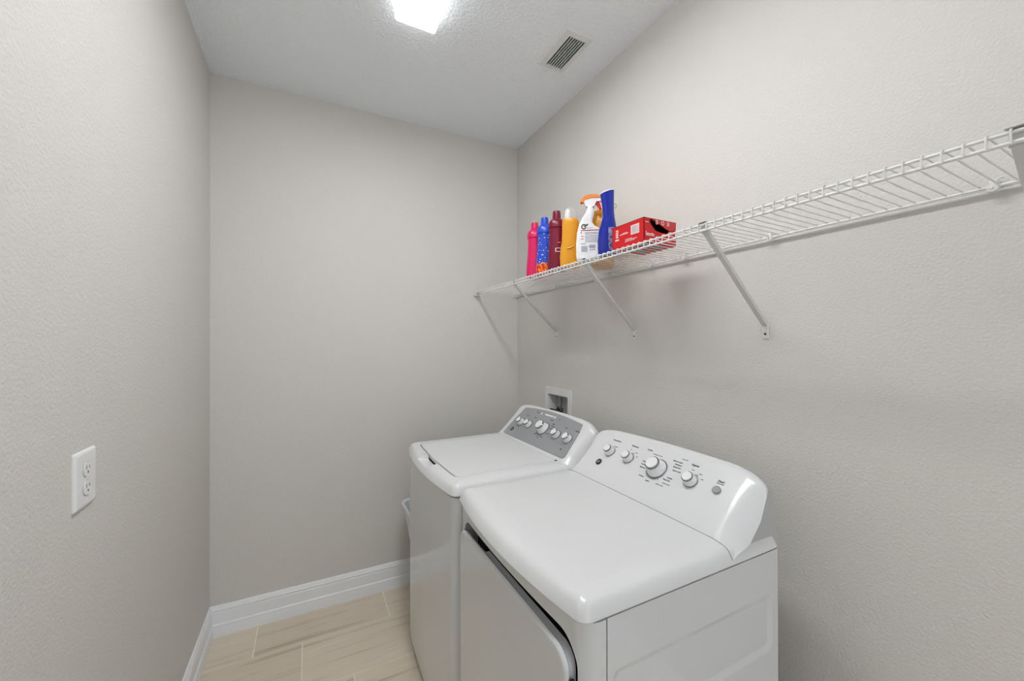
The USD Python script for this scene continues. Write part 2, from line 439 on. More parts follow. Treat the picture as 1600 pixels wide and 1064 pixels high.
obj('start_button', DF.put(lathe([(0, 0), (0.0112, 0), (0.0115, 0.0045), (0.0095, 0.0062), (0, 0.006)], 32), 0.122, 0.689), M_button, dr, label='round grey start button')
it = [('Temperature', 0.0050, 0.172, 1.112, 0), ('Dryness', 0.0058, 0.172, 1.022, 0), ('Cycles', 0.0050, 0.176, 0.958, 0),
      ('Signal', 0.0062, 0.172, 0.783, 0), ('Start', 0.0062, 0.150, 0.690, 0), ('Push to Start', 0.0026, 0.143, 0.690, 0)]
for t, ds, dy, q in (('Mixed Loads', 0.046, -0.052, 0), ('Delicates', 0.036, -0.060, 0), ('Speed Dry', 0.026, -0.060, 0), ('Quick Fluff', 0.014, -0.066, 0),
                     ('Towels', -0.014, -0.058, 0), ('Warm Up', -0.024, -0.052, 0), ('Easy Care', -0.036, -0.058, 1), ('Casuals', 0.060, -0.070, 1),
                     ('Timed Dry', 0.010, 0.052, 0), ('Less Dry', -0.001, 0.052, 0), ('More Dry', -0.012, 0.050, 0), ('Energy Saver', 0.046, 0.026, 1),
                     ('Off', 0.030, 0.046, 0), ('Cottons', -0.040, 0.036, 0), ('Jeans', -0.048, 0.006, 0), ('Extra Low', -0.046, -0.040, 1)):
    it.append((t, 0.0042, 0.121 + ds, 0.893 + dy, q))
for (t, ds, dy) in (('High', 0.024, -0.006), ('Low', 0.036, 0.012), ('Med', 0.030, -0.016), ('Off', 0.016, -0.028)):
    it.append((t, 0.0036, 0.121 + ds, 1.017 + dy, 1))
    it.append((t, 0.0036, 0.121 + ds, 0.770 + dy, 1))
it.append(('Normal', 0.0036, 0.148, 1.098, 1))
words(DF, it, {0: M_ink, 1: M_softink}, dr)
ticks(DF, 0.121, 0.893, 0.0345, 0.0395, 9, 2.2, 3.8, dr, M_black)
ticks(DF, 0.121, 0.893, 0.0345, 0.0372, 26, -2.2, 2.2, dr, M_softink)
for yk, rr in ((1.108, 0.0185), (1.017, 0.0185), (0.770, 0.0195)):
    ticks(DF, 0.1215, yk, rr * 1.12, rr * 1.27, 7, -1.6, 0.5, dr, M_softink)

# ---- washer
WY0, WY1, WXF, WXB = 1.2685, 1.943, 0.432, 1.062
WC = (WY0 + WY1) / 2
wa = thing('washing_machine', 'white top-loading washing machine with a grey control panel, beside the end wall', 'washer')
obj('cabinet', loft([shell_ring(WXF, WXB, WY0, WY1, i, 0.034, b, z, 0.025) for i, b, z in
                     ((0.006, 0.008, 0.018), (0.001, 0.010, 0.022), (0.0, 0.010, 0.03), (0.0, 0.012, 0.898), (0.006, 0.012, 0.9005))]), M_enamel, wa)
for (x, y) in ((0.50, WY0 + 0.07), (0.50, WY1 - 0.07), (1.0, WY0 + 0.07), (1.0, WY1 - 0.07)):
    m = lathe([(0, 0), (0.022, 0), (0.024, 0.006), (0.012, 0.012), (0.012, 0.024), (0, 0.024)], 20)
    m.apply_translation((x, y, 0))
    obj('foot', m, M_rubber, wa)
LX0, LX1, LY0, LY1 = 0.466, 0.889, 1.346, 1.862
def lid_ring(g, z, i=0.0):
    p = dense(rrect(LX0 - g + i, LX1 + g - i, LY0 - g + i, LY1 + g - i, (0.028, 0.006, 0.006, 0.028), 6), 0.03)
    yc, hw = (LY0 + LY1) / 2, (LY1 - LY0) / 2
    p[:, 0] -= 0.008 * np.clip((LX1 - p[:, 0]) / (LX1 - LX0), 0, 1) ** 3 * (1 - np.clip((p[:, 1] - yc) / hw, -1, 1) ** 2)
    return np.c_[p, np.full(len(p), z)]
cov = man(top_cover(0.429, 1.078, WY0 - 0.002, WY1 + 0.002, 0.032)) - man(loft([lid_ring(0.0030, 0.922), lid_ring(0.0030, 0.96)]))
s1 = m3.Manifold.sphere(0.012, 20)
sc = [s1.translate((x, y, z)) for x, z, dy in ((0.474, 0.9365, 0.060), (0.437, 0.9335, 0.070), (0.396, 0.945, 0.085), (0.47, 0.99, 0.07), (0.39, 0.99, 0.10)) for y in (WC - dy + 0.012, WC + dy - 0.012)]
cov = cov - m3.Manifold.batch_hull(sc)
obj('top_cover', tri(cov), M_cover, wa)
lid = obj('lid', loft([lid_ring(0, 0.932), lid_ring(0, 0.9455), lid_ring(0, 0.9475, 0.0015), lid_ring(0, 0.948, 0.006)]), M_lid, wa)
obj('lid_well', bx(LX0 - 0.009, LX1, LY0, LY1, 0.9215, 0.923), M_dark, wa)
WF = Face(0.893, 0.947)
obj('console', console(WF, WC, 0.3355), M_cover, wa, smooth=40)
obj('rear_panel', rear_sheet(WF, WY0 + 0.010, WY1 - 0.010, 1.092), M_galv, wa, smooth=20, label='grey sheet-metal back of the console')
# grey panel: outline on the face in (y to the right, s)
def face_poly(pts, r):
    p = Polygon(pts).buffer(-r).buffer(r, quad_segs=8)
    return p
pc = 0.015
pan = face_poly([(-(1.862 - WC), 0.012), (1 * (WC - 1.312), 0.016), ((WC - 1.336), 0.150), ((WC - 1.352), 0.190), ((WC - 1.47), 0.2015), (0.03, 0.2065), (-0.06, 0.206), (-(1.77 - WC), 0.2), (-(1.848 - WC), 0.19), (-(1.858 - WC), 0.10)], 0.014)
obj('control_panel', WF.put(extrude(pan, 0.0016), 0, WC), M_panel, wa, smooth=False, label='grey control panel')
WF2 = Face(*(WF.b + NN * 0.0016))
WS = -0.002
knob(wa, WF2, 0.100, 1.776, 0.0140, 0.0195, 0.028, 0.5)
knob(wa, WF2, 0.101, 1.701, 0.0140, 0.0195, 0.028, 0.2)
knob(wa, WF2, 0.108, 1.574, 0.0205, 0.0310, 0.038, 0.8)
knob(wa, WF2, 0.102, 1.455, 0.0150, 0.0200, 0.028, 0.4)
knob(wa, WF2, 0.102, 1.369, 0.0150, 0.0200, 0.028, 0.4)
badge(wa, WF2, 0.050, 1.808, 0.010)
sl = extrude(rrect(-0.036, 0.036, -0.0035, 0.0035, 0.0034, 6), 0.0016)
obj('indicator_strip', WF2.put(sl, 0.183, 1.606, 0), M_plate, wa, label='white indicator strip')
for yy, ss in ((1.672, 0.181), (1.556, 0.182)):
    obj('indicator', WF2.put(lathe([(0, 0), (0.006, 0), (0.006, 0.0018), (0.004, 0.0026), (0, 0.0026)], 20), ss, yy), M_plate, wa)
it = [('Load', 0.0052, 0.150, 1.770, 0), ('Temp', 0.0052, 0.150, 1.696, 0), ('Cycles', 0.0048, 0.181, 1.708, 0), ('Start', 0.0045, 0.178, 1.513, 0), ('Spin', 0.0052, 0.150, 1.430, 0), ('Options', 0.0058, 0.150, 1.349, 0),
      ('Lid Locked', 0.0040, 0.164, 1.563, 0)]
for t, ds, dy in (('Whites', 0.040, -0.046), ('Delicates', 0.028, -0.054), ('Speed Wash', 0.015, -0.058), ('Casuals', -0.014, -0.054), ('Towels', -0.040, -0.030), ('Jeans', -0.048, -0.005), ('Bulky', -0.038, 0.030)):
    it.append((t, 0.0042, 0.108 + ds, 1.574 + dy, 0))
words(WF2, it, {0: M_ink}, wa)
ticks(WF2, 0.108, 1.574, 0.034, 0.038, 20, -2.0, 2.0, wa, M_ink)
ticks(WF2, 0.108, 1.574, 0.034, 0.040, 8, 2.3, 3.6, wa, M_black)
for yk in (1.776, 1.701, 1.455, 1.369):
    ticks(WF2, 0.1015, yk, 0.0225, 0.0255, 7, -1.6, 0.5, wa, M_ink)
obj('indicator_window', WF2.put(extrude(rrect(-0.0035, 0.0035, -0.005, 0.005, 0.001, 3), 0.0008), 0.050, 1.368), M_ink, wa)
obj('indicator_window', WF2.put(extrude(rrect(-0.0045, 0.0045, -0.005, 0.005, 0.001, 3), 0.0008), 0.046, 1.350), M_softink, wa)
obj('cover_plug', lathe([(0, 0), (0.005, 0), (0.005, 0.002), (0, 0.002)], 16).apply_translation((0.887, 1.343, 0.947)), M_rubber, wa)

# ---- waste bin squeezed in behind the washer
bn = thing('waste_bin', 'pale plastic waste bin between washer and end wall', 'bin')
def bin_ring(i, z):
    g = max(0.0, (0.53 - z)) * 0.16
    return np.c_[rrect(0.462 + i + g, 0.71 - i - g, 2.005 + i + g * 0.6, 2.285 - i - g * 0.6, max(0.05 - i * 0.3, 0.01), 6), np.full(28, z)]
def shell(levels):
    rings = [bin_ring(i, z) for i, z in levels]
    return loft(rings, True)
obj('body', shell([(0.004, 0.0), (0.001, 0.004), (0.004, 0.500), (0.003, 0.515), (0.008, 0.515), (0.008, 0.012)]), M_bin, bn)
obj('rim', loft([bin_ring(0.004, 0.513), bin_ring(-0.004, 0.516), bin_ring(-0.006, 0.528), bin_ring(-0.003, 0.535), bin_ring(0.004, 0.536), bin_ring(0.009, 0.530), bin_ring(0.009, 0.513), bin_ring(0.004, 0.513)], False), M_bin, bn)

# ---------------------------------------------------------------- wire shelf and its braces
sh = thing('wire_shelf', 'long white wire shelf along the wall above washer and dryer', 'shelf')
SX, SR = 0.957, 1.2475
SY0, SY1 = YF + 0.06, 2.362
line = lambda x, z, r, n=2: tube([(x, y, z) for y in np.linspace(SY0, SY1, 5)], r, 10)
obj('rear_rail', line(SR, 1.7435, 0.0032), M_wire, sh)
obj('rear_rail', line(SR + 0.004, 1.7355, 0.0026), M_wire, sh)
obj('front_rail', line(SX + 0.003, 1.7478, 0.0030), M_wire, sh)
obj('front_rail', line(SX + 0.003, 1.7315, 0.0032), M_wire, sh)
n_w = int((SY1 - 0.188) / 0.02485)
k0 = -int((0.188 - SY0) / 0.02485)
for k in range(k0, n_w + 1):
    y = 0.188 + 0.02485 * k
    pts = [(SR + 0.003, y, 1.7485), (1.10, y, 1.7492), (SX + 0.004, y, 1.7525), (SX - 0.0008, y, 1.7515), (SX - 0.0018, y, 1.747), (SX - 0.0015, y, 1.7290)]
    obj('deck_wire', tube(pts, 0.00165, 6), M_wire, sh)
for y in (0.268, 0.708, 1.014, 1.180, 1.405, 1.889, 2.199):
    c = cat([tube([(1.238, y, 1.7405), (1.2600, y, 1.7405)], 0.0085, 14), rbox(1.2445, 1.2605, y - 0.006, y + 0.006, 1.733, 1.758, 0.002, 8),
             tube([(1.2445, y - 0.003, 1.750), (1.240, y - 0.008, 1.757), (1.2435, y - 0.014, 1.7585)], 0.0022, 6)])
    cl = obj('wall_clip', c, M_wire, sh)
    obj('clip_nail', tube([(1.2360, y + 0.001, 1.7405), (1.2385, y + 0.001, 1.7405)], 0.0028, 10), M_wire, cl)
eb = cat([rbox(SX - 0.012, SX + 0.018, 2.3580, 2.3752, 1.722, 1.760, 0.003, 8), rbox(SX - 0.010, SX + 0.016, 2.338, 2.360, 1.7225, 1.7275, 0.002, 8),
          rbox(SX - 0.0125, SX - 0.0085, 2.338, 2.360, 1.7225, 1.750, 0.0015, 8), rbox(SX + 0.011, SX + 0.015, 2.338, 2.360, 1.7225, 1.745, 0.0015, 8)])
e_ = obj('end_bracket', eb, M_wire, sh)
obj('bracket_screw', tube([(SX + 0.003, 2.3565, 1.752), (SX + 0.003, 2.3595, 1.752)], 0.0035, 10), M_dark, e_)
eb = cat([rbox(SR - 0.012, SR + 0.013, 2.362, 2.3752, 1.728, 1.756, 0.003, 8)])
obj('end_bracket', eb, M_wire, sh)

def brace(yt, yf, ztop, zfoot):
    """a channel strut from a hook behind the front lip down to a screwed foot plate on the wall"""
    O = np.array([XR, yf, zfoot])
    A, B = np.array([SX + 0.010, yt, 1.7262]), O + np.array([-0.007, 0.0, 0.004])
    d = (B - A) / np.linalg.norm(B - A)
    side = np.array([0, 1.0, 0]); side -= d * (side @ d); side /= np.linalg.norm(side)
    nrm = np.cross(side, d)
    w, hgt, th = 0.0145, 0.011, 0.0016
    L = np.linalg.norm(B - A)
    ch = [(-w / 2, 0), (w / 2, 0), (w / 2, hgt), (w / 2 - th, hgt), (w / 2 - th, th), (-w / 2 + th, th), (-w / 2 + th, hgt), (-w / 2, hgt)]
    if nrm[2] < 0:
        nrm = -nrm
    t = obj('brace', place(extrude(np.array(ch), L), side, nrm, d, A), M_brace, sh, smooth=False)
    x, y, z = A
    obj('brace_hook', cat([rbox(x - 0.004, x - 0.0015, y - 0.009, y + 0.009, z - 0.001, z + 0.0285, 0.001, 8), rbox(x - 0.0125, x - 0.0015, y - 0.012, y + 0.012, z + 0.0272, z + 0.0297, 0.001, 8),
                           rbox(x + 0.001, x + 0.012, y - 0.008, y + 0.008, z - 0.001, z + 0.014, 0.002, 8)]), M_brace, t)
    ft = cat([rbox(O[0] - 0.0045, O[0], yf - 0.0095, yf + 0.0095, zfoot - 0.033, zfoot + 0.012, 0.002, 8)])
    obj('foot_plate', ft, M_wire, t)
    obj('screw', tube([(O[0] - 0.0065, yf, zfoot - 0.019), (O[0] - 0.0044, yf, zfoot - 0.019)], 0.0034, 10), M_dark, t, label='dark screw head')
brace(1.854, 1.894, 1.727, 1.478)
brace(1.252, 1.285, 1.727, 1.470)
brace(0.722, 0.730, 1.727, 1.470)
brace(0.183, 0.185, 1.727, 1.470)

# ---------------------------------------------------------------- things on the shelf
ZS = 1.7542
def facing(x, y):
    return math.degrees(math.atan2(-x, y))

def oval(levels, n=36, p=2.3, th=None):
    """levels: (z, half width, half depth, centre x)"""
    a = np.arange(n) * 2 * np.pi / n if th is None else th
    c, s = np.cos(a), np.sin(a)
    q = np.sign(c) * abs(c) ** (2 / p), np.sign(s) * abs(s) ** (2 / p)
    return [np.c_[w * q[0] + cx, d * q[1], np.full(len(a), z)] for z, w, d, cx in levels]

def patch(levels, a0, a1, off=0.0008, n=14, p=2.3):
    """a thin label lying on an oval body, between the angles a0 and a1 (degrees, -90 faces the room)"""
    th = np.radians(np.linspace(a0, a1, n))
    o = np.array(oval([(z, w + off, d + off, cx) for z, w, d, cx in levels], p=p, th=th))
    i = np.array(oval([(z, w - 0.002, d - 0.002, cx) for z, w, d, cx in levels], p=p, th=th))
    return loft([np.vstack([a, b[::-1]]) for a, b in zip(o, i)])

def interp_levels(levels, zs):
    L = np.array(levels)
    return [tuple([z] + [float(np.interp(z, L[:, 0], L[:, k])) for k in (1, 2, 3)]) for z in zs]

def glossy(name, c, rough=0.25, **k):
    return plain(name, lin(*c), rough, **k)

M_pink = glossy('pink_plastic', (222, 22, 96), 0.3)
M_maroon = glossy('maroon_plastic', (120, 8, 44), 0.3)
M_amber = glossy('amber_plastic', (226, 156, 36), 0.28)
M_orange = glossy('orange_plastic', (240, 128, 30), 0.35)
M_red = glossy('red_plastic', (205, 22, 40), 0.35)
M_white = plain('bottle_white', (0.82, 0.82, 0.83), 0.35)
M_blue2 = glossy('deep_blue_plastic', (3, 32, 150), 0.16, coat_weight=0.3, coat_roughness=0.05)
M_dotblue = look('dotted_blue_sleeve', {
    't': ('texture_coordinate', {}), 'v': ('voronoi_texture', dict(scale=85.0, randomness=1.0)),
    'lt': ('math', dict(math_type='less_than', value2=0.23)), 'sep': ('separate_xyz', {}),
    'n': ('noise_texture', dict(scale=40.0, detail=2.0)),
    'hz': ('math', dict(math_type='multiply_add', value2=0.05, value3=0.022)), 'low': ('math', dict(math_type='less_than')),
    'n3': ('noise_texture', dict(scale=75.0, detail=1.0)),
    'or': ('rgb_ramp', dict(ramp=[(0.35, lin(190, 30, 30)), (0.5, lin(240, 90, 30)), (0.62, lin(250, 150, 40))])),
    'm1': ('mix', dict(color1=lin(38, 78, 200), color2=(0.85, 0.85, 0.88))), 'm2': ('mix', {}),
    'up': ('math', dict(math_type='less_than', value2=0.222)), 'both': ('math', dict(math_type='multiply')),
    'p': ('principled_bsdf', dict(roughness=0.3))},
    [('t.object', 'v.vector'), ('v.distance', 'lt.value1'), ('t.object', 'sep.vector'), ('t.object', 'n.vector'), ('n.fac', 'hz.value1'),
     ('sep.z', 'low.value1'), ('hz.value', 'low.value2'), ('t.object', 'n3.vector'), ('n3.fac', 'or.fac'), ('sep.z', 'up.value1'),
     ('lt.value', 'both.value1'), ('up.value', 'both.value2'), ('both.value', 'm1.fac'), ('m1.color', 'm2.color1'), ('or.color', 'm2.color2'), ('low.value', 'm2.fac'), ('m2.color', 'p.base_color')])
M_bluecap = glossy('blue_cap_plastic', (40, 80, 205), 0.3)
M_clear = look('clear_cap', {'t': ('transparent_bsdf', dict(color=(0.93, 0.93, 0.93))), 'g': ('principled_bsdf', dict(base_color=(0.85, 0.85, 0.85), roughness=0.12)), 'm': ('mix_closure', dict(fac=0.2))},
               [('t.BSDF', 'm.closure1'), ('g.BSDF', 'm.closure2')], surface='m.closure')

def booster(name, x, y, label, m_body, m_cap, scale=1.0):
    t = thing(name, label, 'bottle', (x, y, ZS), facing(x, y))
    k = scale
    L = [(0.0, 0.040, 0.032, 0), (0.004, 0.0435, 0.035, 0), (0.03, 0.0435, 0.035, 0), (0.12, 0.0365, 0.031, 0), (0.170, 0.0340, 0.030, 0), (0.195, 0.0345, 0.0305, 0)]
    b = obj('body', loft(oval([(z * k, w * k, d * k, c) for z, w, d, c in L])), m_body, t)
    R = [(0.194, 0.0355, 0.0315, 0), (0.199, 0.0385, 0.0345, 0), (0.212, 0.0385, 0.0345, 0), (0.224, 0.0355, 0.032, 0), (0.234, 0.0285, 0.027, 0), (0.240, 0.0205, 0.0205, 0)]
    cp = obj('cap_collar', loft(oval([(z * k, w * k, d * k, c) for z, w, d, c in R])), m_cap, t)
    C = [(0.238, 0.0195, 0.0195, 0), (0.262, 0.0182, 0.0182, 0), (0.273, 0.0176, 0.0176, 0), (0.276, 0.016, 0.016, 0)]
    obj('cap', loft(oval([(z * k, w * k, d * k, c) for z, w, d, c in C], p=2.0)), m_cap, t)
    return t, b, L

booster('scent_bottle', 1.018, 1.728, 'tall pink plastic bottle at the end of the row', M_pink, M_pink)
booster('scent_bottle', 1.018, 1.633, 'blue speckled bottle with orange blossom print', M_dotblue, M_bluecap)
t, b, L = booster('scent_bottle', 1.018, 1.529, 'dark maroon bottle with a small white frame print', M_maroon, M_maroon)
fr_ = [patch(interp_levels(L, (0.083, 0.0855)), -95, -62), patch(interp_levels(L, (0.0985, 0.101)), -95, -62),
       patch(interp_levels(L, (0.083, 0.101)), -97, -93, n=3), patch(interp_levels(L, (0.083, 0.101)), -64, -60, n=3), patch(interp_levels(L, (0.125, 0.127)), -85, -65)]
obj('label_print', cat(fr_), M_white, t, kind='stuff')

# amber bottle with a clear dome cap
t = thing('fabric_softener_bottle', 'amber yellow bottle with a clear domed cap', 'bottle', (1.022, 1.431, ZS), facing(1.022, 1.431))
L = [(0.0, 0.038, 0.028, 0.000), (0.005, 0.0425, 0.032, 0.000), (0.05, 0.0435, 0.033, -0.001), (0.09, 0.0415, 0.032, 0.001), (0.12, 0.0385, 0.030, 0.003),
     (0.165, 0.0375, 0.030, 0.0035), (0.196, 0.0375, 0.030, 0.003), (0.207, 0.0350, 0.029, 0.002), (0.212, 0.0300, 0.027, 0.002)]
b = obj('body', loft(oval(L, p=2.6)), M_amber, t)
sw = tube([(-0.012, -0.0318, 0.078), (0.0, -0.0335, 0.079), (0.010, -0.0325, 0.084), (0.016, -0.0305, 0.089)], 0.0032, 8)
obj('embossed_swoosh', sw, M_amber, b)
obj('spout', loft(oval([(0.210, 0.016, 0.016, -0.008), (0.235, 0.0145, 0.0145, -0.008), (0.252, 0.011, 0.011, -0.008), (0.258, 0.006, 0.006, -0.008)])), M_white, t, label='white pouring spout under the clear cap')
obj('clear_cap', loft(oval([(0.2115, 0.0300, 0.0265, 0.002), (0.235, 0.0285, 0.0255, 0.002), (0.252, 0.025, 0.023, 0.002), (0.262, 0.018, 0.017, 0.002), (0.266, 0.008, 0.008, 0.002)])), M_clear, t)

# jug behind the spray bottle
t = thing('detergent_jug', 'amber jug with an orange cap standing behind the white spray bottle', 'bottle', (1.126, 1.338, ZS), math.degrees(math.atan2(0.742, 0.67)))
L = [(0.0, 0.094, 0.044, 0), (0.004, 0.100, 0.049, 0), (0.12, 0.100, 0.049, 0), (0.190, 0.097, 0.047, 0), (0.216, 0.084, 0.042, 0.004), (0.228, 0.055, 0.034, 0.010), (0.233, 0.030, 0.028, 0.012)]
obj('body', loft(oval(L, p=4.0)), M_amber, t)
obj('cap', loft(oval([(0.230, 0.026, 0.024, 0.012), (0.246, 0.024, 0.022, 0.012), (0.250, 0.018, 0.018, 0.012)])), M_orange, t, label='orange cap')

# white trigger spray bottle (broad face to the camera)
M_leaf = plain('leaf_green', (0.02, 0.05, 0.02), 0.5)
M_redink = plain('red_ink', lin(190, 60, 50), 0.5)
M_greyink = plain('pale_grey_ink', lin(168, 170, 180), 0.5)
t = thing('spray_bottle', 'white trigger spray bottle with an orange head and printed back label', 'spray bottle', (0.999, 1.278, ZS), facing(0.999, 1.278))
out = np.array([(-.040, 0), (-.0445, .015), (-.0450, .06), (-.0415, .11), (-.033, .145), (-.020, .172), (-.006, .192), (-.002, .205), (.024, .205), (.026, .186), (.021, .168), (.020, .15),
                (.030, .136), (.046, .128), (.052, .11), (.054, .06), (.053, .012), (.049, 0)])
P = Polygon(out).buffer(0.004).buffer(-0.008).buffer(0.004)
lay = []
for off, hd in ((0.0, 0.0125), (0.002, 0.0155), (0.0045, 0.018), (0.0075, 0.0195)):
    g = P.buffer(-off)
    for gg in getattr(g, 'geoms', [g]):
        if gg.area > 1e-5:
            e = extrude(gg, 2 * hd)
            e.apply_translation((0, 0, -hd))
            lay.append(man(e))
body = tri(m3.Manifold.batch_boolean(lay, m3.OpType.Add))
obj('body', place(body, (1, 0, 0), (0, 0, 1), (0, -1, 0), (0, 0, 0)), M_white, t)
FD = -0.0199
def flat(x0, x1, z0, z1, th=0.0006):
    return bx(x0, x1, FD - th, FD + 0.0005, z0, z1)
a = np.linspace(0.3, 5.9, 24)
ring = tube(np.c_[-0.014 + 0.0085 * np.cos(a), np.full(24, FD), 0.1335 + 0.0085 * np.sin(a)], 0.0018, 6)
leaf = tube([(-0.012, FD, 0.1335), (-0.004, FD, 0.1395), (0.002, FD, 0.142)], 0.0026, 6)
obj('label_print', cat([ring, leaf]), M_leaf, t, kind='stuff', label='dark green leaf ring emblem')
obj('label_print', cat([flat(-0.026, 0.044, 0.1170, 0.1200), flat(-0.026, -0.022, 0.108, 0.1125), flat(-0.026, -0.014, 0.0945, 0.0965), flat(-0.026, -0.015, 0.0845, 0.0862)]), M_redink, t, kind='stuff')
obj('label_print', cat([flat(-0.010, 0.042, z, z + 0.0016) for z in (0.1085, 0.1035, 0.0965, 0.0905, 0.0845, 0.0785, 0.072)] + [flat(-0.026, -0.006, 0.064, 0.067), flat(-0.024, 0.000, 0.034, 0.056), flat(0.006, 0.030, 0.048, 0.060), flat(0.008, 0.03, 0.040, 0.043), flat(-0.002, 0.02, 0.127, 0.1285)]), M_greyink, t, kind='stuff')
M_frost = plain('frosted_head', (0.80, 0.78, 0.79), 0.3)
obj('collar', loft(oval([(0.200, 0.0135, 0.0135, 0.011), (0.214, 0.0135, 0.0135, 0.011), (0.222, 0.0105, 0.011, 0.011)])), M_frost, t)
hd = np.array([(-.004, .218), (.026, .218), (.034, .236), (.060, .240), (.060, .254), (-.016, .252), (-.012, .236)])
hm = extrude(Polygon(hd).buffer(0.002), 0.022)
obj('spray_head', place(hm, (1, 0, 0), (0, 0, 1), (0, -1, 0), (0, 0.011, 0)), M_frost, t)
sd = np.array([(-.026, .236), (-.022, .248), (-.010, .2575), (.012, .262), (.034, .260), (.062, .254), (.062, .249), (.034, .252), (.010, .252), (-.008, .247), (-.018, .236)])
sm = extrude(Polygon(sd).buffer(0.0015), 0.027)
obj('shroud', place(sm, (1, 0, 0), (0, 0, 1), (0, -1, 0), (0, 0.0135, 0)), M_orange, t, label='orange shroud')
td = np.array([(.030, .238), (.040, .240), (.049, .226), (.055, .206), (.050, .203), (.043, .216), (.034, .228)])
tm = extrude(Polygon(td).buffer(0.001), 0.014)
obj('trigger', place(tm, (1, 0, 0), (0, 0, 1), (0, -1, 0), (0, 0.007, 0)), M_red, t, label='red trigger')

# blue bottle with slanted top
M_lab = look('lilac_label', {'t': ('texture_coordinate', {}), 'n': ('noise_texture', dict(scale=130.0, detail=2.0)),
                             'r': ('rgb_ramp', dict(ramp=[(0.34, lin(90, 30, 100)), (0.46, lin(120, 112, 160)), (0.56, lin(165, 162, 186)), (0.68, lin(80, 110, 190))])),
                             'p': ('principled_bsdf', dict(roughness=0.3))}, [('t.object', 'n.vector'), ('n.fac', 'r.fac'), ('r.color', 'p.base_color')])
t = thing('trigger_bottle', 'shiny royal blue bottle with a slanted white-edged top', 'bottle', (1.000, 1.160, ZS), facing(1.000, 1.160))
px = 0.00241
L = [(0.0, 14.2 * px, 0.022, 1.3 * px), (0.005, 15.6 * px, 0.025, 1.3 * px), (0.015, 15.8 * px, 0.026, 1.3 * px), (0.0525, 16.0 * px, 0.027, 1.0 * px), (0.090, 14.2 * px, 0.0265, 0.85 * px), (0.108, 12.5 * px, 0.025, 1.2 * px),
     (0.1247, 10.8 * px, 0.023, 1.7 * px), (0.1446, 9.1 * px, 0.0205, 2.0 * px)]
b = obj('body', loft(oval(L)), M_blue2, t)
obj('label', patch(interp_levels(L, (0.012, 0.018, 0.03, 0.05, 0.07, 0.085, 0.098)), -88, -4, off=0.0012), M_lab, b, label='lilac printed label')
S = [(0.1446, 9.3 * px, 0.0207, 2.0 * px), (0.165, 9.0 * px, 0.0205, 1.6 * px), (0.189, 9.3 * px, 0.021, 1.2 * px), (0.215, 10.3 * px, 0.022, 0.3 * px), (0.232, 11.0 * px, 0.0225, -0.3 * px)]
sv = loft(oval(S + [(0.246, 11.2 * px, 0.0225, -0.4 * px)]))
def slant(dz):
    return man(place(bx(-0.1, 0.1, -0.1, 0.1, 0, 0.1), (math.cos(0.27), 0, math.sin(0.27)), (0, 1, 0), (-math.sin(0.27), 0, math.cos(0.27)), (0, 0, 0.2345 + dz)))
obj('sleeve', tri(man(sv) - slant(0)), M_blue2, t)
top = (man(loft(oval(S + [(0.256, 11.2 * px, 0.0225, -0.4 * px)]))) ^ slant(0)) - slant(0.0035)
obj('top_edge', tri(top), M_white, t, label='white top edge')
a = np.linspace(-2.2, 2.2, 14)
obj('pull_ring', tube(np.c_[11.2 * px + 0.007 * np.cos(a), np.zeros(14), 0.184 + 0.008 * np.sin(a)], 0.0012, 6), M_silver, t)

# red carton with torn-open end
M_carton = plain('red_carton', lin(206, 14, 22), 0.45)
M_flap = plain('flap_print', lin(205, 62, 66), 0.5)
M_inside = plain('carton_inside', (0.035, 0.022, 0.018), 0.9)
M_teal = plain('teal_print', lin(120, 170, 170), 0.5)
M_cwhite = plain('carton_white', lin(240, 205, 205), 0.5)
t = thing('carton', 'red cardboard box with a barcode and torn-open end', 'box', (0.973, 0.950, ZS))
BW, BL, BH, th = 0.149, 0.150, 0.082, 0.0016
shell_ = [bx(0, th, 0, BL, 0, BH), bx(BW - th, BW, 0, BL, 0, BH), bx(0, BW, 0, BL, 0, th), bx(0, BW, 0, BL, BH - th, BH), bx(0, BW, BL - th, BL, 0, BH)]
def uv(X, Y):
    """from a close view of the open end to (x, z) on it"""
    return (X - 160) / 1320 * BW, BH - ((Y - 130) - (X - 160) / 1320 * 320) / 26.6 * 0.00232 * 1.0
end = Polygon([(0, 0), (BW, 0), (BW, BH), (0, BH)])
hol = Polygon([uv(*q) for q in ((385, 215), (480, 250), (720, 420), (1060, 680), (1190, 765), (1090, 850), (850, 790), (620, 690), (480, 490), (400, 350))])
em = extrude(end.difference(hol), th)
shell_.append(place(em, (1, 0, 0), (0, 0, 1), (0, -1, 0), (0, th, 0)))
bo = obj('box_body', cat(shell_), M_carton, t, smooth=False)
obj('lining', cat([bx(th, BW - th, th + 0.003, BL - th, th, 0.01), bx(th, 0.004, th + 0.002, BL - th, th, BH - th), bx(BW - 0.004, BW - th, th + 0.002, BL - th, th, BH - th),
                   bx(th, BW - th, th + 0.002, BL - th, BH - 0.005, BH - th), bx(th, BW - th, 0.05, 0.056, th, BH - th)]), M_inside, t, smooth=False)
fp = Polygon([uv(*q) for q in ((470, 215), (1475, 455), (1455, 745), (1195, 760), (1060, 672), (720, 412))])
fm = place(extrude(fp, 0.0012), (1, 0, 0), (0, 0, 1), (0, -1, 0), (0, -0.0004, 0))
obj('flap', fm, M_flap, t, smooth=False, label='torn flap with pale lettering')
def endtext(s, h, X, Y, ang=-0.24):
    m = meshkit.text_mesh(s, h, 0.0006, bold=True)
    c, q = math.cos(0), math.sin(0)
    x, z = uv(X, Y)
    return place(m, (1, 0, 0), (0, 0, 1), (0, -1, 0), (x, -0.0012, z))
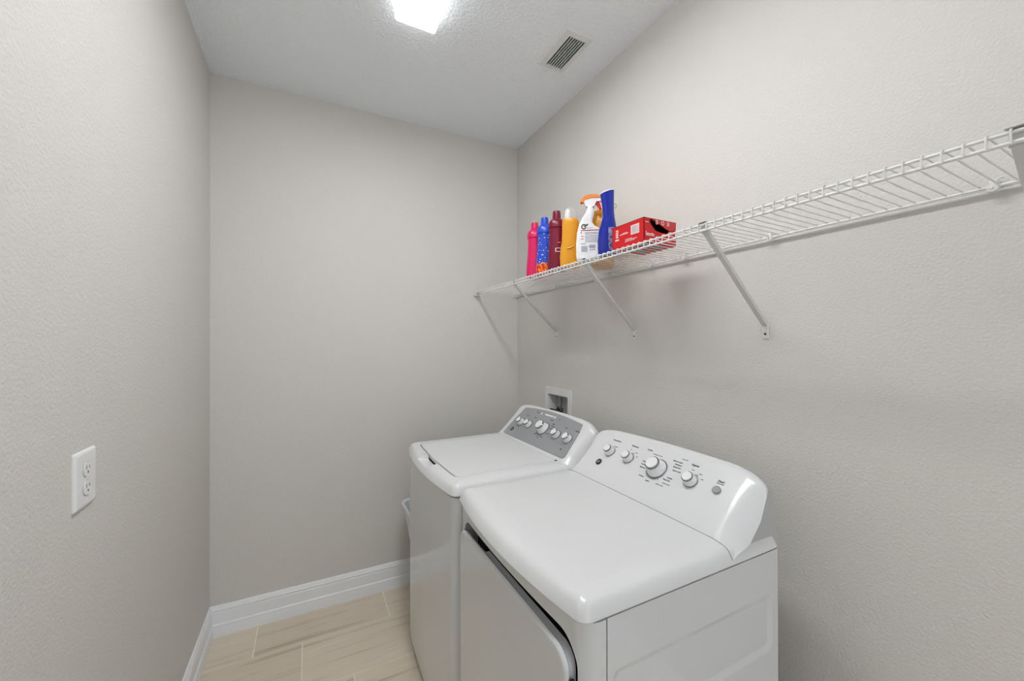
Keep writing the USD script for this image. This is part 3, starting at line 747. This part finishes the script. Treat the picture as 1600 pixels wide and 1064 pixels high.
obj('lettering', cat([endtext('B', 0.0135, 610, 440), endtext('O', 0.0135, 840, 500), endtext('R', 0.0135, 1085, 565)]), M_cwhite, t, smooth=False, kind='stuff')
def gl(x0, x1, z0, z1):
    return bx(x0, x1, -0.0006, 0.0004, z0, z1)
stub = [gl(x, x + w, 0.0245, 0.0245 + h) for x, w, h in ((0.008, 0.003, 0.013), (0.0125, 0.0045, 0.007), (0.018, 0.004, 0.008), (0.0235, 0.005, 0.007), (0.030, 0.004, 0.0075), (0.0355, 0.005, 0.009), (0.042, 0.0045, 0.006))]
obj('end_print', cat(stub + [gl(0.007, 0.020, 0.066, 0.0685), gl(0.008, 0.046, 0.0225, 0.0235)]), M_cwhite, t, smooth=False, kind='stuff')
def fr2(y0, y1, z0, z1, th=0.0006):
    return bx(-th, 0.0004, y0, y1, z0, z1)
obj('barcode_patch', fr2(0.020, 0.059, 0.036, 0.068), M_cwhite, t, smooth=False)
obj('barcode', cat([fr2(0.0235 + 0.0033 * k, 0.0235 + 0.0033 * k + (0.0014 if k % 3 else 0.0021), 0.0395, 0.065, 0.0009) for k in range(10)]), M_greyink, t, smooth=False, kind='stuff')
obj('side_print', cat([fr2(0.120, 0.132, 0.040 + 0.0075 * k, 0.0455 + 0.0075 * k) for k in range(4)] + [fr2(0.118, 0.135, 0.030, 0.036), fr2(0.072, 0.112, 0.046, 0.0485), fr2(0.076, 0.100, 0.050, 0.0515)] +
                          [fr2(0.030, 0.085, 0.0215, 0.0235), fr2(0.040, 0.088, 0.0175, 0.0192), fr2(0.052, 0.086, 0.0255, 0.027)]), M_cwhite, t, smooth=False)
obj('bottom_print', cat([bx(0.010, 0.12, 0.02 + 0.02 * k, 0.034 + 0.02 * k, -0.0005, 0.0004) for k in (0, 2, 4)]), M_teal, t, smooth=False, label='teal print on the underside')

# ---------------------------------------------------------------- wall and ceiling fittings
# duplex outlet on the left wall (x = XL, faces +x)
ou = thing('power_outlet', 'white duplex power outlet on the wall facing the washer and dryer', 'outlet', (XL, 1.167, 1.138))
OW, OH = 0.0450, 0.0605
def orr(i, x):
    p = rrect(-OW + i, OW - i, -OH + i, OH - i, max(0.004 - i * 0.3, 0.002), 5)
    return np.c_[np.full(len(p), x), p]
obj('cover_plate', loft([orr(0, 0.0), orr(0, 0.0025), orr(0.0035, 0.0058), orr(0.0085, 0.0066)]), M_plate, ou)
for dz in (0.0195, -0.0195):
    c = Point(0, 0).buffer(0.0168, quad_segs=16).intersection(sbox(-0.0168, -0.0152, 0.0168, 0.0152))
    rc = place(extrude(c, 0.0030), (0, 1, 0), (0, 0, 1), (1, 0, 0), (0.0056, 0, dz))
    r_ = obj('receptacle', rc, M_plate, ou, smooth=20)
    g = c.buffer(0.0011).difference(c.buffer(0.0002))
    obj('receptacle_gap', place(extrude(g, 0.0006), (0, 1, 0), (0, 0, 1), (1, 0, 0), (0.0062, 0, dz)), M_button, r_, smooth=False)
    sl = cat([bx(0.0084, 0.0089, -0.0070, -0.0052, dz + 0.000, dz + 0.0075), bx(0.0084, 0.0089, 0.0052, 0.0070, dz + 0.0008, dz + 0.0068),
              place(lathe([(0, 0), (0.0024, 0), (0.0024, 0.0006), (0, 0.0006)], 14), (0, 1, 0), (0, 0, 1), (1, 0, 0), (0.0083, 0, dz - 0.0065))])
    obj('slot', sl, M_ink, r_, smooth=False)
obj('screw', place(lathe([(0, 0), (0.0034, 0), (0.003, 0.0014), (0, 0.0016)], 16), (0, 1, 0), (0, 0, 1), (1, 0, 0), (0.0060, 0, 0)), M_plate, ou)

# laundry supply box in the right wall (faces -x)
sb = thing('supply_box', 'white recessed laundry supply box above the washer console', 'supply box', (XR, 1.8805, 1.045))
hy0, hy1, hz0, hz1 = BY0 - 1.8805, BY1 - 1.8805, BZ0 - 1.045, BZ1 - 1.045
P = Polygon([(-0.131, hz0 - 0.035), (0.131, hz0 - 0.035), (0.131, 1.1635 - 1.045), (-0.131, 1.1635 - 1.045)]).difference(sbox(hy0, hz0, hy1, hz1))
obj('frame', place(extrude(P, 0.006), (0, -1, 0), (0, 0, 1), (-1, 0, 0), (0, 0, 0)), M_supply, sb, smooth=False)
dp = 0.085
obj('recess', cat([bx(0, dp, hy0 - 0.003, hy0, hz0, hz1), bx(0, dp, hy1, hy1 + 0.003, hz0, hz1), bx(0, dp, hy0, hy1, hz1, hz1 + 0.003), bx(0, dp, hy0, hy1, hz0 - 0.003, hz0), bx(dp - 0.003, dp, hy0, hy1, hz0, hz1)]), M_supply, sb, smooth=False)
vy = 0.048
v_ = obj('valve', cat([tube([(0.045, vy, hz1), (0.045, vy, hz1 - 0.030)], 0.010, 14), tube([(0.045, vy, hz1 - 0.028), (0.045, vy, hz1 - 0.072)], 0.013, 14), tube([(0.045, vy, hz1 - 0.07), (0.045, vy, hz1 - 0.085)], 0.0075, 12)]), M_silver, sb)
obj('valve_nut', tube([(0.045, vy, hz1 - 0.006), (0.045, vy, hz1 - 0.022)], 0.0125, 6), M_chrome, v_)
hz = 1.045 + hz1
HO = np.array([0.045, vy, hz1 - 0.085])
sb_of = lambda m: m.apply_translation(HO)
hs = obj('hose', sb_of(cat([tube([(0, 0, 0.0), (0, 0, -0.026)], 0.0165, 16), tube(np.c_[-0.022 * np.linspace(0, 1, 8), -0.02 * np.sin(3 * np.linspace(0, 1, 8)), -0.022 - 0.026 * np.linspace(0, 1, 8)], 0.010, 10)])), M_rubber, sb, label='black rubber hose end')
obj('shutoff_lever', sb_of(rbox(-0.040, -0.022, -0.055, 0.055, -0.020, -0.004, 0.006, 10)), M_black, sb, label='black shut-off lever')
h2 = np.linspace(0, np.pi, 14)
obj('hose_clamp', sb_of(tube(np.c_[-0.024 + 0 * h2, -0.024 + 0.024 * np.cos(h2), -0.010 + 0.024 * np.sin(h2)], 0.0035, 8)), M_chrome, hs)

# supply register in the ceiling
VX0, VX1, VY0, VY1 = 0.948, 1.096, 1.346, 1.594
vt = thing('air_vent', 'white rectangular air vent in the ceiling', 'vent', ((VX0 + VX1) / 2, (VY0 + VY1) / 2, H))
cx, cy = (VX0 + VX1) / 2, (VY0 + VY1) / 2
ox0, ox1, oy0, oy1 = 0.988 - cx, 1.0735 - cx, 1.382 - cy, 1.572 - cy
w2, l2 = (VX1 - VX0) / 2, (VY1 - VY0) / 2
fo = [m3.CrossSection([[(-w2 + i, -l2 + i), (w2 - i, -l2 + i), (w2 - i, l2 - i), (-w2 + i, l2 - i)]]) for i in (0, 0.010)]
f0 = loft([np.c_[rrect(-w2 + i, w2 - i, -l2 + i, l2 - i, 0.002, 2), np.full(12, z)] for i, z in ((0.0, 0.0), (0.0, -0.0015), (0.009, -0.008), (0.012, -0.0085))])
f0 = man(f0) - man(bx(ox0, ox1, oy0, oy1, -0.05, 0.05))
obj('frame', tri(f0), M_vent, vt, smooth=15)
obj('duct', bx(ox0 + 0.0003, ox1 - 0.0003, oy0 + 0.0003, oy1 - 0.0003, -0.0008, -0.0002), M_black, vt, smooth=False, label='dark duct opening')
nl = 8
for k in range(nl):
    x = ox0 + (ox1 - ox0) * (k + 0.0) / (nl - 1)
    b = bx(-0.0014, 0.0014, oy0 - 0.001, oy1 + 0.001, -0.0075, -0.0012) if 0 < k < nl - 1 else bx(-0.001, 0.001, oy0 - 0.001, oy1 + 0.001, -0.0075, -0.0012)
    b.apply_translation((x, 0, 0))
    obj('louver', b, M_vent, vt, smooth=False)
for y in (oy0 - 0.020, oy1 + 0.018):
    s_ = lathe([(0, 0), (0.0032, 0), (0.0026, 0.0018), (0, 0.002)], 14)
    obj('screw', place(s_, (1, 0, 0), (0, -1, 0), (0, 0, -1), (0.0, y, -0.0083)), M_plate, vt)

# wraparound ceiling lamp
LX, LYa, LYb = 0.379, 0.36, 1.580
cl = thing('ceiling_light', 'white wraparound ceiling light, glowing', 'lamp', (LX, (LYa + LYb) / 2, H))
ll = (LYb - LYa) / 2
obj('base_pan', bx(-0.078, 0.078, -ll + 0.004, ll - 0.004, -0.010, -0.0002), M_vent, cl, smooth=False)
def lens(q, name, mat, label=None):
    """one strip of the folded acrylic lens, 2 mm thick, running the length of the lamp"""
    q = np.array(q)
    n = np.gradient(q, axis=0)
    n = np.c_[-n[:, 1], n[:, 0]] / np.linalg.norm(n, axis=1, keepdims=True)
    ring = np.vstack([q, (q + n * 0.002)[::-1]])
    obj(name, loft([np.c_[ring[:, 0], np.full(len(ring), y), ring[:, 1]] for y in (-ll, ll)]), mat, cl, smooth=20, label=label)
lens([(-0.0785, -0.0475), (-0.070, -0.0505), (0.070, -0.0505), (0.0785, -0.0475)], 'diffuser', M_lens)
lens([(-0.0840, -0.0010), (-0.0840, -0.012), (-0.0825, -0.040), (-0.0785, -0.0475)], 'diffuser_side', M_lens_side)
lens([(0.0785, -0.0475), (0.0825, -0.040), (0.0840, -0.012), (0.0840, -0.0010)], 'diffuser_side', M_lens_side)
for y in (-ll, ll - 0.002):
    e = extrude(np.array([(-0.0835, -0.001), (0.0835, -0.001), (0.082, -0.040), (0.078, -0.047), (0.07, -0.05), (-0.07, -0.05), (-0.078, -0.047), (-0.082, -0.040)]), 0.002)
    obj('end_cap', place(e, (1, 0, 0), (0, 0, 1), (0, -1, 0), (0, y + 0.002, 0)), M_lens_side, cl, smooth=False)
